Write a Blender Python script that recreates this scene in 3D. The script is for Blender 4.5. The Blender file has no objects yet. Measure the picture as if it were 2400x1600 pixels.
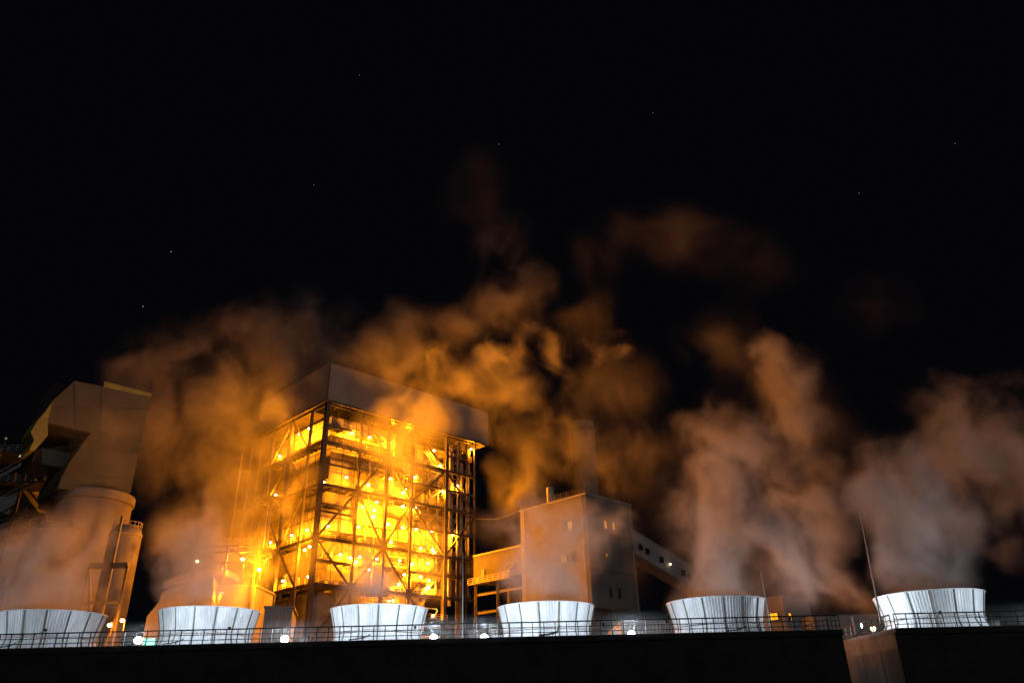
import bpy, bmesh, math, random
from mathutils import Vector, Matrix
random.seed(7)
S = bpy.context.scene
COL = S.collection

# ------------------------------------------------------------------ camera
F_PX = 1780.0; TH = math.radians(26.3); RL = .023
Fw = Vector((0, math.cos(TH), math.sin(TH)))
R0 = Vector((1, 0, 0)); U0 = Vector((0, -math.sin(TH), math.cos(TH)))
CR = R0*math.cos(RL) - U0*math.sin(RL)
CU = R0*math.sin(RL) + U0*math.cos(RL)
CAM = Vector((0, 0, 1.7))
cd = bpy.data.cameras.new('camera'); cam = bpy.data.objects.new('camera', cd); COL.objects.link(cam)
m = Matrix((CR, CU, -Fw)).transposed().to_4x4(); m.translation = CAM
cam.matrix_world = m
cd.sensor_width = 36; cd.lens = 36*F_PX/2400; cd.clip_start = .1; cd.clip_end = 6000
S.camera = cam

# ------------------------------------------------------------------ night sky, fill sun, exposure
W = bpy.data.worlds.new('World'); S.world = W; W.use_nodes = True
nt = W.node_tree; bg = nt.nodes['Background']
sky = nt.nodes.new('ShaderNodeTexSky'); sky.sky_type = 'NISHITA'; sky.sun_disc = False
sky.sun_elevation = math.radians(-7); sky.sun_rotation = math.radians(160)
mx = nt.nodes.new('ShaderNodeVectorMath'); mx.operation = 'ADD'; mx.inputs[1].default_value = (.022, .023, .036)
nt.links.new(sky.outputs[0], mx.inputs[0]); nt.links.new(mx.outputs[0], bg.inputs[0]); bg.inputs[1].default_value = .06
sl = bpy.data.lights.new('cladding_fill', 'SUN'); sl.energy = .2; sl.angle = math.radians(2); sl.color = (.92, .93, 1)  # added fill sun that lifts the grey cladding, no visible source
so = bpy.data.objects.new('cladding_fill', sl); COL.objects.link(so)
so.rotation_euler = Vector((-.45, .75, -.5)).to_track_quat('-Z', 'Y').to_euler()
S.view_settings.view_transform = 'Standard'; S.view_settings.look = 'None'
S.view_settings.exposure = 0; S.view_settings.gamma = 1
cy = S.cycles
cy.use_denoising = True
cy.max_bounces = 5; cy.diffuse_bounces = 2; cy.glossy_bounces = 2; cy.volume_bounces = 1; cy.transparent_max_bounces = 8
cy.sample_clamp_indirect = 4; cy.sample_clamp_direct = 0
cy.use_adaptive_sampling = True; cy.adaptive_threshold = .006
cy.volume_step_rate = 3.0; cy.volume_max_steps = 256
cy.use_light_tree = True
cy.caustics_reflective = False; cy.caustics_refractive = False

# ------------------------------------------------------------------ helpers
def ray(x, y): return Fw + CR*((x-1200)/F_PX) + CU*((800-y)/F_PX)
def at(x, y, Y):
    d = ray(x, y); return CAM + d*(Y/d.y)
def onplane(x, y, p0, n):
    d = ray(x, y); return CAM + d*((p0-CAM).dot(n)/d.dot(n))
ANG = math.radians(44.5)
DR = Vector((math.cos(ANG), math.sin(ANG), 0)); DL = Vector((-math.sin(ANG), math.cos(ANG), 0))

class MB:
    def __init__(s): s.v = []; s.f = []
    def box(s, x0, x1, y0, y1, z0, z1):
        n = len(s.v)
        s.v += [(x, y, z) for z in (z0, z1) for (x, y) in ((x0, y0), (x1, y0), (x1, y1), (x0, y1))]
        s.f += [tuple(n+i for i in q) for q in ((3, 2, 1, 0), (4, 5, 6, 7), (0, 1, 5, 4), (1, 2, 6, 5), (2, 3, 7, 6), (3, 0, 4, 7))]
        return s
    def bar(s, a, b, w, h=None):
        a = Vector(a); b = Vector(b); d = b-a
        if d.length < 1e-4: return s
        h = h or w; d.normalize()
        up = Vector((0, 0, 1)) if abs(d.z) < .95 else Vector((0, 1, 0))
        sx = d.cross(up).normalized()*(w/2); sy = sx.cross(d).normalized()*(h/2)
        n = len(s.v)
        for p in (a, b):
            for (i, j) in ((-1, -1), (1, -1), (1, 1), (-1, 1)): s.v.append(tuple(p+sx*i+sy*j))
        s.f += [tuple(n+i for i in q) for q in ((3, 2, 1, 0), (4, 5, 6, 7), (0, 1, 5, 4), (1, 2, 6, 5), (2, 3, 7, 6), (3, 0, 4, 7))]
        return s
    def ibeam(s, a, b, w, h, t=None):        # H section
        a = Vector(a); b = Vector(b); d = (b-a).normalized(); t = t or w*.12
        up = Vector((0, 0, 1)) if abs(d.z) < .95 else Vector((0, 1, 0))
        sx = d.cross(up).normalized(); sy = sx.cross(d).normalized()
        o = sy*(h/2-t/2)
        s.bar(a+o, b+o, w, t); s.bar(a-o, b-o, w, t); s.bar(a, b, t, h-2*t)
        return s
    def tube(s, pts, r, n=10):
        pts = [Vector(p) for p in pts]; base = len(s.v); prev = None
        for i, p in enumerate(pts):
            d = (pts[min(i+1, len(pts)-1)]-pts[max(i-1, 0)]).normalized()
            up = Vector((0, 0, 1)) if abs(d.z) < .9 else Vector((0, 1, 0))
            sx = d.cross(up).normalized(); sy = sx.cross(d).normalized()
            rr = r[i] if isinstance(r, (list, tuple)) else r
            for k in range(n):
                a = 2*math.pi*k/n; s.v.append(tuple(p+sx*math.cos(a)*rr+sy*math.sin(a)*rr))
        for i in range(len(pts)-1):
            for k in range(n):
                k2 = (k+1) % n
                s.f.append((base+i*n+k, base+i*n+k2, base+(i+1)*n+k2, base+(i+1)*n+k))
        s.f.append(tuple(base+k for k in range(n))[::-1]); s.f.append(tuple(base+(len(pts)-1)*n+k for k in range(n)))
        return s
    def lathe(s, prof, n=48, c=(0, 0), cap=True):
        base = len(s.v)
        for (r, z) in prof:
            for k in range(n):
                a = 2*math.pi*k/n; s.v.append((c[0]+r*math.cos(a), c[1]+r*math.sin(a), z))
        for i in range(len(prof)-1):
            for k in range(n):
                k2 = (k+1) % n
                s.f.append((base+i*n+k, base+i*n+k2, base+(i+1)*n+k2, base+(i+1)*n+k))
        if cap:
            s.f.append(tuple(base+(len(prof)-1)*n+k for k in range(n))); s.f.append(tuple(base+k for k in range(n))[::-1])
        return s
    def prism(s, poly, ax, depth):           # poly: 3D points of one end, swept along ax*depth
        n = len(poly); base = len(s.v); o = Vector(ax)*depth
        s.v += [tuple(p) for p in poly] + [tuple(Vector(p)+o) for p in poly]
        s.f.append(tuple(base+i for i in range(n))); s.f.append(tuple(base+n+i for i in range(n))[::-1])
        for i in range(n):
            j = (i+1) % n; s.f.append((base+i, base+n+i, base+n+j, base+j))
        return s
    def rail(s, a, b, h=1.1, step=1.5, t=.05, rails=(1, .62, .28)):   # handrail between a and b
        a = Vector(a); b = Vector(b); L = (b-a).length; k = max(1, round(L/step)); up = Vector((0, 0, 1))
        for i in range(k+1):
            p = a.lerp(b, i/k); s.bar(p, p+up*h, t)
        for q in rails: s.bar(a+up*h*q, b+up*h*q, t)
        return s
    def build(s, name, mat, parent=None, smooth=False):
        me = bpy.data.meshes.new(name); me.from_pydata(s.v, [], s.f)
        bm = bmesh.new(); bm.from_mesh(me); bmesh.ops.recalc_face_normals(bm, faces=bm.faces); bm.to_mesh(me); bm.free()
        if smooth:
            for p in me.polygons: p.use_smooth = True
            me.set_sharp_from_angle(angle=math.radians(40))
        me.materials.append(mat)
        o = bpy.data.objects.new(name, me); COL.objects.link(o); o.parent = parent
        return o

def tag(o, label, cat, group=None, kind=None):
    if label: o['label'] = label
    if cat: o['category'] = cat
    if group: o['group'] = group
    if kind: o['kind'] = kind
    return o
def thing(name, label, cat, loc=(0, 0, 0), rz=0, group=None):
    o = bpy.data.objects.new(name, None); COL.objects.link(o); o.location = loc; o.rotation_euler = (0, 0, rz)
    return tag(o, label, cat, group)
def kids(o): return [c for c in bpy.data.objects if c.parent == o]
def copy_tree(o, parent=None):
    c = o.copy(); COL.objects.link(c); c.parent = parent
    for ch in kids(o): copy_tree(ch, c)
    return c

# ------------------------------------------------------------------ materials
def mat(name, col, rough=.6, metal=0., var=.25, scale=.6, bump=0., bscale=8., streak=0., corr=None, dirt=None):
    M = bpy.data.materials.new(name); M.use_nodes = True; t = M.node_tree; b = t.nodes['Principled BSDF']
    b.inputs['Roughness'].default_value = rough; b.inputs['Metallic'].default_value = metal
    tc = t.nodes.new('ShaderNodeTexCoord')
    n = t.nodes.new('ShaderNodeTexNoise'); n.inputs['Scale'].default_value = scale; n.inputs['Detail'].default_value = 6; n.inputs['Roughness'].default_value = .65
    mp = t.nodes.new('ShaderNodeMapping'); mp.inputs['Scale'].default_value = (1, 1, 1-.85*streak)
    t.links.new(tc.outputs['Object'], mp.inputs[0]); t.links.new(mp.outputs[0], n.inputs[0])
    r = t.nodes.new('ShaderNodeValToRGB'); r.color_ramp.elements[0].position = .3; r.color_ramp.elements[1].position = .7
    d = dirt or tuple(c*(1-var*1.6) for c in col)
    r.color_ramp.elements[0].color = (*[max(0, c) for c in d], 1); r.color_ramp.elements[1].color = (*[min(.9, c*(1+var*.4)) for c in col], 1)
    t.links.new(n.outputs[0], r.inputs[0]); t.links.new(r.outputs[0], b.inputs['Base Color'])
    if bump or corr:
        bp = t.nodes.new('ShaderNodeBump'); bp.inputs['Strength'].default_value = bump or .5
        if corr:                             # vertical sheet ribs across x and y
            w = t.nodes.new('ShaderNodeTexWave'); w.wave_type = 'BANDS'; w.bands_direction = 'DIAGONAL'
            m2 = t.nodes.new('ShaderNodeMapping'); m2.inputs['Scale'].default_value = (1, 1, 0)
            t.links.new(tc.outputs['Object'], m2.inputs[0]); t.links.new(m2.outputs[0], w.inputs[0])
            w.inputs['Scale'].default_value = corr; w.inputs['Distortion'].default_value = 0; bp.inputs['Distance'].default_value = .12
            t.links.new(w.outputs['Fac'], bp.inputs['Height'])
        else:
            n2 = t.nodes.new('ShaderNodeTexNoise'); n2.inputs['Scale'].default_value = bscale; t.links.new(tc.outputs['Object'], n2.inputs[0])
            t.links.new(n2.outputs[0], bp.inputs['Height']); bp.inputs['Distance'].default_value = .05
        t.links.new(bp.outputs[0], b.inputs['Normal'])
    return M
def emis(name, col, st):
    M = bpy.data.materials.new(name); M.use_nodes = True; t = M.node_tree; t.nodes.clear()
    e = t.nodes.new('ShaderNodeEmission'); e.inputs[0].default_value = (*col, 1); e.inputs[1].default_value = st
    o = t.nodes.new('ShaderNodeOutputMaterial'); t.links.new(e.outputs[0], o.inputs[0])
    M.cycles.emission_sampling = 'NONE'
    return M
M_steel = mat('structural_steel', (.11, .10, .095), .55, 0, .35, .5, streak=.5)
M_rail = mat('painted_rail', (.02, .02, .022), .7)
M_railw = mat('galvanised_rail', (.42, .42, .42), .45, .3)
M_clad = mat('grey_cladding', (.30, .31, .32), .55, 0, .12, .15, corr=4.)
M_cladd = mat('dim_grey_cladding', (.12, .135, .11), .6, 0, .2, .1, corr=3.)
M_cladw = mat('pale_cladding', (.36, .34, .32), .6, 0, .15, .12, corr=3.)
M_case = mat('boiler_casing', (.38, .36, .32), .6, 0, .45, .35, streak=.4)
M_casedim = mat('shaded_casing', (.24, .22, .19), .7, 0, .5, .4, streak=.4)  # darker casing copy, shadow of some storeys put into its colour
M_deck = mat('grating_deck', (.12, .11, .10), .7, 0, .4, 1.2)
M_pipe = mat('lagged_pipe', (.40, .38, .36), .4, .25, .3, .8)
M_conc = mat('concrete', (.28, .26, .24), .85, 0, .35, .35, bump=.3, streak=.5)
M_dark = mat('dark_louvre_wall', (.030, .030, .033), .9, 0, .5, .5)
M_frp = mat('white_fibreglass', (.72, .76, .80), .42, 0, .22, .9, streak=.85)
M_frpd = mat('stained_joint', (.16, .18, .15), .7, 0, .4, 2.5, streak=.7)
M_tower = mat('tower_cladding', (.17, .165, .16), .65, 0, .25, .12, corr=3., streak=.5)
M_band = mat('olive_shade_band', (.16, .16, .09), .7, 0, .3, .2)  # bands painted for shade across the bunker front
M_dimw = mat('dimmed_cladding', (.075, .07, .065), .7, 0, .3, .2, corr=3.)  # cladding darkened by colour so the lamplit wing reads dimmer
M_yel = mat('yellow_green_paint', (.42, .42, .10), .6, 0, .3, .3)
M_box = mat('black_box', (.02, .02, .022), .6)
M_grd = mat('gravel_ground', (.10, .09, .08), .95, 0, .5, .3)
M_green = mat('green_cabinet', (.10, .32, .20), .5)
M_white = mat('white_paint', (.70, .72, .74), .4)
M_cab = mat('grey_cabinet_paint', (.10, .11, .11), .6)
M_glass = mat('dark_window_glass', (.02, .02, .025), .1)
def weather(M, col, lo, hi, fac, sc, zs):
    t = M.node_tree; b = t.nodes['Principled BSDF']; src = b.inputs['Base Color'].links[0].from_socket
    tc = t.nodes.new('ShaderNodeTexCoord'); oi = t.nodes.new('ShaderNodeObjectInfo')
    m1 = t.nodes.new('ShaderNodeMath'); m1.operation = 'MULTIPLY'; m1.inputs[1].default_value = 60; t.links.new(oi.outputs['Random'], m1.inputs[0])
    ad = t.nodes.new('ShaderNodeVectorMath'); ad.operation = 'ADD'; t.links.new(tc.outputs['Object'], ad.inputs[0]); t.links.new(m1.outputs[0], ad.inputs[1])
    mp = t.nodes.new('ShaderNodeMapping'); mp.inputs['Scale'].default_value = (1, 1, zs); t.links.new(ad.outputs[0], mp.inputs[0])
    n = t.nodes.new('ShaderNodeTexNoise'); n.inputs['Scale'].default_value = sc; n.inputs['Detail'].default_value = 5; n.inputs['Roughness'].default_value = .7; t.links.new(mp.outputs[0], n.inputs[0])
    r = t.nodes.new('ShaderNodeMapRange'); r.inputs['From Min'].default_value = lo; r.inputs['From Max'].default_value = hi; r.inputs['To Max'].default_value = fac; t.links.new(n.outputs[0], r.inputs[0])
    x = t.nodes.new('ShaderNodeMix'); x.data_type = 'RGBA'; t.links.new(r.outputs[0], x.inputs[0]); t.links.new(src, x.inputs[6]); x.inputs[7].default_value = (*col, 1)
    t.links.new(x.outputs[2], b.inputs['Base Color'])
weather(M_frp, (.22, .25, .20), .55, .75, .35, 2.2, .12)
weather(M_frp, (.34, .30, .22), .6, .8, .25, .7, .5)
weather(M_tower, (.10, .08, .06), .5, .75, .6, .5, .12)
weather(M_clad, (.14, .12, .10), .5, .75, .5, .3, .12)
weather(M_cladd, (.09, .08, .06), .5, .75, .6, .35, .15)
M_na = emis('sodium_bulb', (1, .80, .42), 14)
M_naw = emis('lit_window', (1, .36, .01), 1.6)
M_fl = emis('floodlight_lens', (.86, .93, 1), 30)
M_tube = emis('fluorescent_tube', (.9, .95, 1), 2.0)
M_grn = emis('green_signal', (.05, 1, .25), 1.0)
M_star = emis('starlight', (.8, .87, 1), .6)

# ------------------------------------------------------------------ ground
g = MB(); g.v = [(-3000, -300, 0), (3000, -300, 0), (3000, 5000, 0), (-3000, 5000, 0)]; g.f = [(0, 1, 2, 3)]
tag(g.build('ground', M_grd), None, None, kind='structure')

# ------------------------------------------------------------------ lights used by lamps
NA = (1, .262, .003); FLC = (.80, .90, 1.0)
def plight(name, loc, power, col, r=.25, parent=None):
    l = bpy.data.lights.new(name, 'POINT'); l.energy = power; l.color = col; l.shadow_soft_size = r
    o = bpy.data.objects.new(name, l); COL.objects.link(o); o.location = loc; o.parent = parent
    return o

# ------------------------------------------------------------------ cooling towers
ZD = 7.93
def corrugated(prof, n, amp, panels):
    mb = MB(); per = n//panels
    for (r, z) in prof:
        for k in range(n):
            a = 2*math.pi*k/n; q = (k % per)/per
            c = amp*(1 if math.sin(q*2*math.pi*7) > .2 else 0)
            rr = r + c
            mb.v.append((rr*math.cos(a), rr*math.sin(a), z))
    for i in range(len(prof)-1):
        for k in range(n):
            k2 = (k+1) % n; mb.f.append((i*n+k, i*n+k2, (i+1)*n+k2, (i+1)*n+k))
    return mb
def rad(t):                                   # radius against height 0..1
    z = t
    if z < .42: return 4.13 + .85*((.42-z)/.42)**1.6
    return 4.13 + .53*((z-.42)/.58)**1.2
HS = 4.2
def make_stack():
    t = thing('fan_stack', 'x', 'fan stack')
    lo = [(rad(i/20), i/20*HS) for i in range(0, 9)]
    up = [(rad(i/20), i/20*HS) for i in range(9, 21)]
    NA_ = 15*40
    lom = corrugated(lo, NA_, .035, 15).build('lower_shell', M_frp, t)
    upm = corrugated(up, NA_, .035, 15).build('upper_shell', M_frp, t)
    rz = rad(1)
    MB().lathe([(rz-.06, HS-.02), (rz+.11, HS-.02), (rz+.11, HS+.06), (rz-.06, HS+.06), (rz-.06, HS-.02)], 96, cap=False).build('rim', M_frp, t)
    f = MB()
    for zz in (.405, .445):
        r = rad(zz); f.lathe([(r, zz*HS-.03), (r+.075, zz*HS-.03), (r+.075, zz*HS+.02), (r, zz*HS+.02)], 96, cap=False)
    for k in range(90):
        a = 2*math.pi*k/90; r = rad(.42)+.055; x, y = r*math.cos(a), r*math.sin(a)
        f.box(x-.045, x+.045, y-.045, y+.045, .42*HS-.03, .42*HS+.04)
    f.build('waist_flange', M_frp, t)
    f = MB(); r = rad(.40)+.04
    for k in range(75):
        a = 2*math.pi*k/75; b = 2*math.pi*(k+1)/75
        f.bar((r*math.cos(a), r*math.sin(a), .462*HS), (r*math.cos(b), r*math.sin(b), .462*HS), .06, .035)
    f.build('seam', M_frpd, t)
    for k in range(15):
        a = 2*math.pi*k/15; j = MB(); prev = None
        for i in range(0, 21):
            r = rad(i/20)+.05; p = Vector((r*math.cos(a), r*math.sin(a), i/20*HS))
            if prev is not None: j.bar(prev, p, .09, .11)
            prev = p
        j.build('panel_joint', M_frpd, t)
    h = MB()
    h.lathe([(.5, HS*.30), (.6, HS*.36), (.35, HS*.42)], 16)
    for k in range(6):
        a = k*math.pi/3; h.bar((.4*math.cos(a), .4*math.sin(a), HS*.36), (4*math.cos(a), 4*math.sin(a), HS*.34), .5, .08)
    h.build('fan_blades', M_steel, t)
    return t
YF = 82.0
fans = [(-47.7, 8.13, 'leftmost ribbed white fan stack, cut off by the left edge of the picture'),
        (-31.63, 8.08, 'ribbed white fan stack in front of the yellow lit duct building'),
        (-14.24, 7.90, 'ribbed white fan stack directly below the glowing steel boiler house'),
        (2.82, 7.78, 'ribbed white fan stack below the smoke veiled transfer tower with lit windows'),
        (20.26, 7.90, 'ribbed white fan stack beside the small building with two lit windows'),
        (42.1, 8.05, 'rightmost ribbed white fan stack, alone on the separate right deck')]
st0 = make_stack()
for i, (x, zb, lab) in enumerate(fans):
    s = st0 if i == 0 else copy_tree(st0)
    s.location = (x, YF, zb-.3); s.rotation_euler.z = math.radians(-90-1.7+i*5.3); s['label'] = lab; s['group'] = 'white fan stacks on the cooling tower decks'
    sc = 1.10 if i == 5 else 1.045
    s.scale = (sc, sc, 1.0)

def tower(x0, x1, y0, y1, z, label, wallmat, sidemat):
    t = thing('cooling_tower', label, 'cooling tower', (x0, y0, 0), 0, 'cooling tower blocks')
    w, d = x1-x0, y1-y0
    MB().box(0, w, 0, d, z-.35, z).build('fan_deck', M_conc, t)
    f = MB().box(.05, w-.05, .1, .35, 0, z-.35)
    k = 0.5
    while k < z-.5:
        f.box(.05, w-.05, .09, .1, k, k+.12); k += .55
    f.build('louvred_wall', wallmat, t)
    MB().box(.0, .3, .35, d-.1, 0, z-.352).build('end_wall', sidemat, t)
    MB().box(w-.3, w, .35, d-.1, 0, z-.352).build('end_wall', sidemat, t)
    MB().box(.35, w-.35, d-.35, d-.1, 0, z-.352).build('rear_wall', sidemat, t)
    MB().box(-.04, w+.04, -.04, .0, z-.5, z-.05).build('fascia', M_dark, t)
    return t
T1 = tower(-62, 27.9, 70, 89, ZD, 'long dark cooling tower block carrying five fan stacks', M_dark, M_conc)
T2 = tower(32.5, 62, 70, 89, ZD, 'separate dark cooling tower block at the right carrying one fan stack', M_dark, M_conc)
for z in (6.1, 3.6, 1.6):                     # pour lines on the orange lit end wall
    MB().box(-.03, 0, .35, 18.8, z-.05, z+.05).build('pour_line', M_conc, T2)
MB().box(-.04, 0, .3, 18.8, 6.3, 7.5).build('lit_band', mat('lit_band_concrete', (.36, .35, .34), .8, 0, .3, .5), T2)  # lamplight on the upper wall put into a paler colour
for y in (4, 8, 12): MB().box(-.03, 0, y-.04, y+.04, 0, 6.3).build('pour_line', M_conc, T2)

def railing(name, label, segs, m_, step=.98, h=1.15):
    t = thing(name, label, 'railing', segs[0][0])
    o = Vector(segs[0][0])
    for a, b in segs:
        a = Vector(a)-o; b = Vector(b)-o; L = (b-a).length; k = max(1, round(L/step))
        for q in (1, .63, .27): MB().bar(a+Vector((0, 0, h*q)), b+Vector((0, 0, h*q)), .10 if q == 1 else .06).build('rail', m_, t)
        for i in range(k+1):
            p = a.lerp(b, i/k); MB().bar(p, p+Vector((0, 0, h-.05)), .07).build('post', m_, t)
    return t
r1 = railing('deck_railing', 'black three bar railing along the long deck in front of five fan stacks', [((-50, 70.12, ZD), (27.8, 70.12, ZD))], M_rail)
railing('deck_railing', 'black railing running back along the right end of the long deck', [((27.8, 70.9, ZD), (27.8, 88.7, ZD))], M_rail)
railing('deck_railing', 'pale lit railing along the back of the long deck beside the small building', [((22.6, 88.7, ZD), (27.6, 88.7, ZD))], M_railw, 1.2)
railing('deck_railing', 'black railing on the separate right deck in front of the rightmost stack', [((32.6, 70.12, ZD), (56, 70.12, ZD))], M_rail, 1.05)
railing('deck_railing', 'railing running back along the left end of the right deck', [((32.6, 70.9, ZD), (32.6, 88.7, ZD))], M_rail, 1.3)

# small sensor boxes and their white conduits at the top of the railing
for (x, y, dx, lab) in ((107, 1476, -12, 'small black sensor box above the railing before the leftmost stack'),
                   (538, 1472, -6, 'small black sensor box above the railing before the second stack from the left'),
                   (973, 1470, -10, 'small black sensor box above the railing before the stack under the boiler house'),
                   (1414, 1463, -31, 'small black sensor box on the railing right of the fourth stack'),
                   (1561, 1457, 12, 'small black sensor box on the railing left of the fifth stack'),
                   (1851, 1449, -34, 'small black sensor box on the railing before the lit windows'),
                   (2203, 1434, -6, 'small black sensor box above the railing before the rightmost stack')):
    p = at(x, y, 70.12)
    t = thing('sensor_box', lab, 'sensor box', p, 0, 'sensor boxes on the deck railings')
    MB().box(-.11, .11, -.08, .08, -.08, .12).box(-.13, .13, -.1, .1, .12, .14).build('housing', M_box, t)
    MB().bar((0, 0, -.22), (0, 0, -.08), .04).build('bracket', M_rail, t)
    MB().tube([(-.1, 0, -.14), (dx/25, 0, -.17)], .035, 8).build('conduit', M_white, t)

# floodlights on the deck edge
def make_flood():
    t = thing('floodlight', 'x', 'floodlight')
    MB().box(-.16, .16, -.1, .1, -.34, -.28).bar((0, 0, -.3), (0, 0, -.18), .06).bar((-.3, 0, -.2), (.3, 0, -.2), .04).bar((-.3, 0, -.2), (-.3, 0, .05), .03).bar((.3, 0, -.2), (.3, 0, .05), .03).build('mounting_bracket', M_steel, t)
    MB().lathe([(.16, -.2), (.32, -.08), (.35, .0)], 20).build('housing', M_box, t, True)
    prof = [(.34*math.cos(a), .0+.32*math.sin(a)) for a in [i*math.pi/16 for i in range(-4, 8)]]
    MB().lathe(prof, 20).build('lens', M_fl, t, True)
    return t
fl0 = make_flood()
fl = [(323, 1503, 70.6, 'blazing white floodlight between the first and second stacks from the left', 1),
      (667, 1500, 70.6, 'blazing white floodlight below the grey corrugated shed, left of the boiler house stack', 1),
      (1016, 1497, 70.6, 'blazing white floodlight just right of the stack under the boiler house', 1),
      (1135, 1497, 70.6, 'blazing white floodlight just left of the fourth stack', 1),
      (1480, 1489, 70.6, 'blazing white floodlight between the fourth and fifth stacks', 1),
      (2013, 1468, 78.2, 'blazing white floodlight over the orange gap between the two decks', 1)]
for i, (x, y, Y, lab, k) in enumerate(fl):
    p = at(x, y, Y)
    t = fl0 if i == 0 else copy_tree(fl0)
    t.location = p + Vector((0, 0, .1)); t['label'] = lab; t['group'] = 'floodlights on the deck edge'
    pw = (1700, 1400, 720, 720, 1400, 150)[i]
    plight('floodlight_glow', (.3, 0, .9) if i == 5 else (0, .7, .95), pw, FLC, .45, t)
    if i == 5:
        MB().bar((0, .3, -1.6), (0, .3, -.2), .09).build('post', M_steel, t)
for x in (-56.0, 46.6, 61):                       # lamps of the same row beyond the picture
    t = copy_tree(kids(fl0)[0]) if False else None
    plight('floodlight_glow', (x, 70.6, ZD+1.2), 1900, FLC, .45)

# poles on the decks
def pole(px, py, px2, py2, Y, label, r=.055, mt=None):
    a = at(px2, py2, Y); b = at(px, py, Y)
    t = thing('slender_mast', label, 'mast', (a.x, a.y, a.z), 0, 'slender masts on the decks')
    d = b-a
    MB().tube([(0, 0, 0), tuple(d*.4), tuple(d)], [r*1.4, r*1.1, r*.45], 10).build('mast_tube', mt or M_railw, t, True)
    MB().lathe([(.16, -.02), (.16, .05)], 12).build('base_plate', M_steel, t)
    return t
pole(2012, 1185, 2066, 1462, 71, 'tall thin leaning mast left of the rightmost stack', .06)
pole(1783, 1340, 1808, 1480, 78, 'thin grey mast just right of the fifth stack')
pole(1085, 1300, 1084, 1500, 77, 'straight grey mast in front of the right side of the boiler house', .05, M_cab)
pole(51, 1272, 4, 1420, 84, 'thin leaning mast at the far left behind the leftmost stack')

# odds and ends on the deck between the stacks
def cabinet(px, py, w, h, mt, label, Y=79.5):
    p = at(px, py, Y); t = thing('control_cabinet', label, 'cabinet', (p.x, p.y, ZD))
    hh = max(.5, p.z-ZD+h/2)
    MB().box(-w/2, w/2, -.25, .25, .08, hh).build('cabinet_body', mt, t)
    MB().box(-w/2-.04, w/2+.04, -.3, .3, hh, hh+.05).build('cap', mt, t)
    MB().box(-w/2+.06, w/2-.06, -.27, -.25, .16, hh-.08).build('door', mt, t)
    MB().box(-w/2, w/2, -.2, .2, 0, .08).build('plinth', M_box, t)
cabinet(352, 1501, 1.05, .3, M_green, 'low green cabinet left of the second stack', 74)
cabinet(712, 1497, .62, .35, M_cab, 'pale cabinet right of the floodlight below the boiler house')
cabinet(1441, 1485, .5, .4, M_cab, 'pale cabinet right of the fourth stack')
cabinet(1866, 1460, .55, .5, M_cab, 'pale upright cabinet below the small lit building', 79)
cabinet(2004, 1450, .5, .4, M_conc, 'pale box above the floodlight over the gap', 76)
cabinet(1167, 1494, .8, .3, M_cab, 'pale box beside the base of the fourth stack', 75.5)
cabinet(2330, 1458, .8, .2, M_cab, 'low pale box right of the rightmost stack', 80)
# a walkway frame at the left of the fourth stack
p = at(1160, 1478, 74.5)
t = thing('access_ladder', 'small yellow access frame beside the fourth stack', 'ladder', (p.x, p.y, ZD))
MB().bar((-.3, 0, 0), (-.3, 0, 1.7), .04).bar((.3, 0, 0), (.3, 0, 1.7), .06).build('side_rail', M_steel, t)
lad = MB()
for k in range(6): lad.bar((-.3, 0, .25+k*.27), (.3, 0, .25+k*.27), .04)
lad.build('rung', M_steel, t)

# valve and pipe at the foot of three stacks
for (x, lab) in ((-45.2, 'dark valve pipe at the foot of the leftmost stack'), (-30.4, 'dark valve pipe at the foot of the second stack'), (-13.9, 'dark valve pipe at the foot of the stack under the boiler house'),
                 (2.9, 'dark branching pipe at the foot of the fourth stack'), (19.4, 'dark valve pipe at the foot of the fifth stack')):
    t = thing('valve_pipe', lab, 'pipe', (x, 71.6, ZD), 0, 'valve pipes at the stack feet')
    big = x == 2.9
    MB().tube([(-1.1, 0, .2), (-.2, 0, .28), (.5, 0, .45), (.75, 0, 1.0 if big else .6)], .09 if big else .05, 8).build('pipe', M_box, t, True)
    MB().lathe([(.16, .26), (.16, .30)], 12, (.1, -.02)).build('handwheel', M_box, t)
    MB().bar((.1, 0, 0), (.1, 0, .3), .05).build('stand', M_box, t)

# ------------------------------------------------------------------ boiler house
P0 = at(777, 854, 150); BO = Vector((P0.x, P0.y, 0)); ZT = P0.z
B = thing('boiler_house', 'tall open steel boiler house glowing with orange lamps under a grey penthouse', 'boiler house', BO, ANG)
CR_ = [0, 8.8, 16, 22.8, 32.6, 41.45]; CL_ = [0, 6.1, 14.5, 22.8, 28.6]
ZL = [25.25, 34, 44.75, 53.75, 62.25]
XE, YE = 41.45, 28.6
def colm(x, y, z1, w):
    MB().ibeam((x, y, 0), (x, y, z1), w, w*1.1, w*.16).build('column', M_steel, B)
for i, x in enumerate(CR_): colm(x, 0, ZT-1 if i == 0 else 62.2, (.85, .45, .6, .65, .8, .42)[i])
for i, y in enumerate(CL_[1:]): colm(0, y, 62.2, (.45, .65, .45, .42)[i])
for x in (8.8, 22.8, 32.6, 41.45): colm(x, YE, 62.2, .6)
for (x, y) in ((37.6, 1.2), (39.3, .4)): colm(x, y, 62.2, .35)
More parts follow.
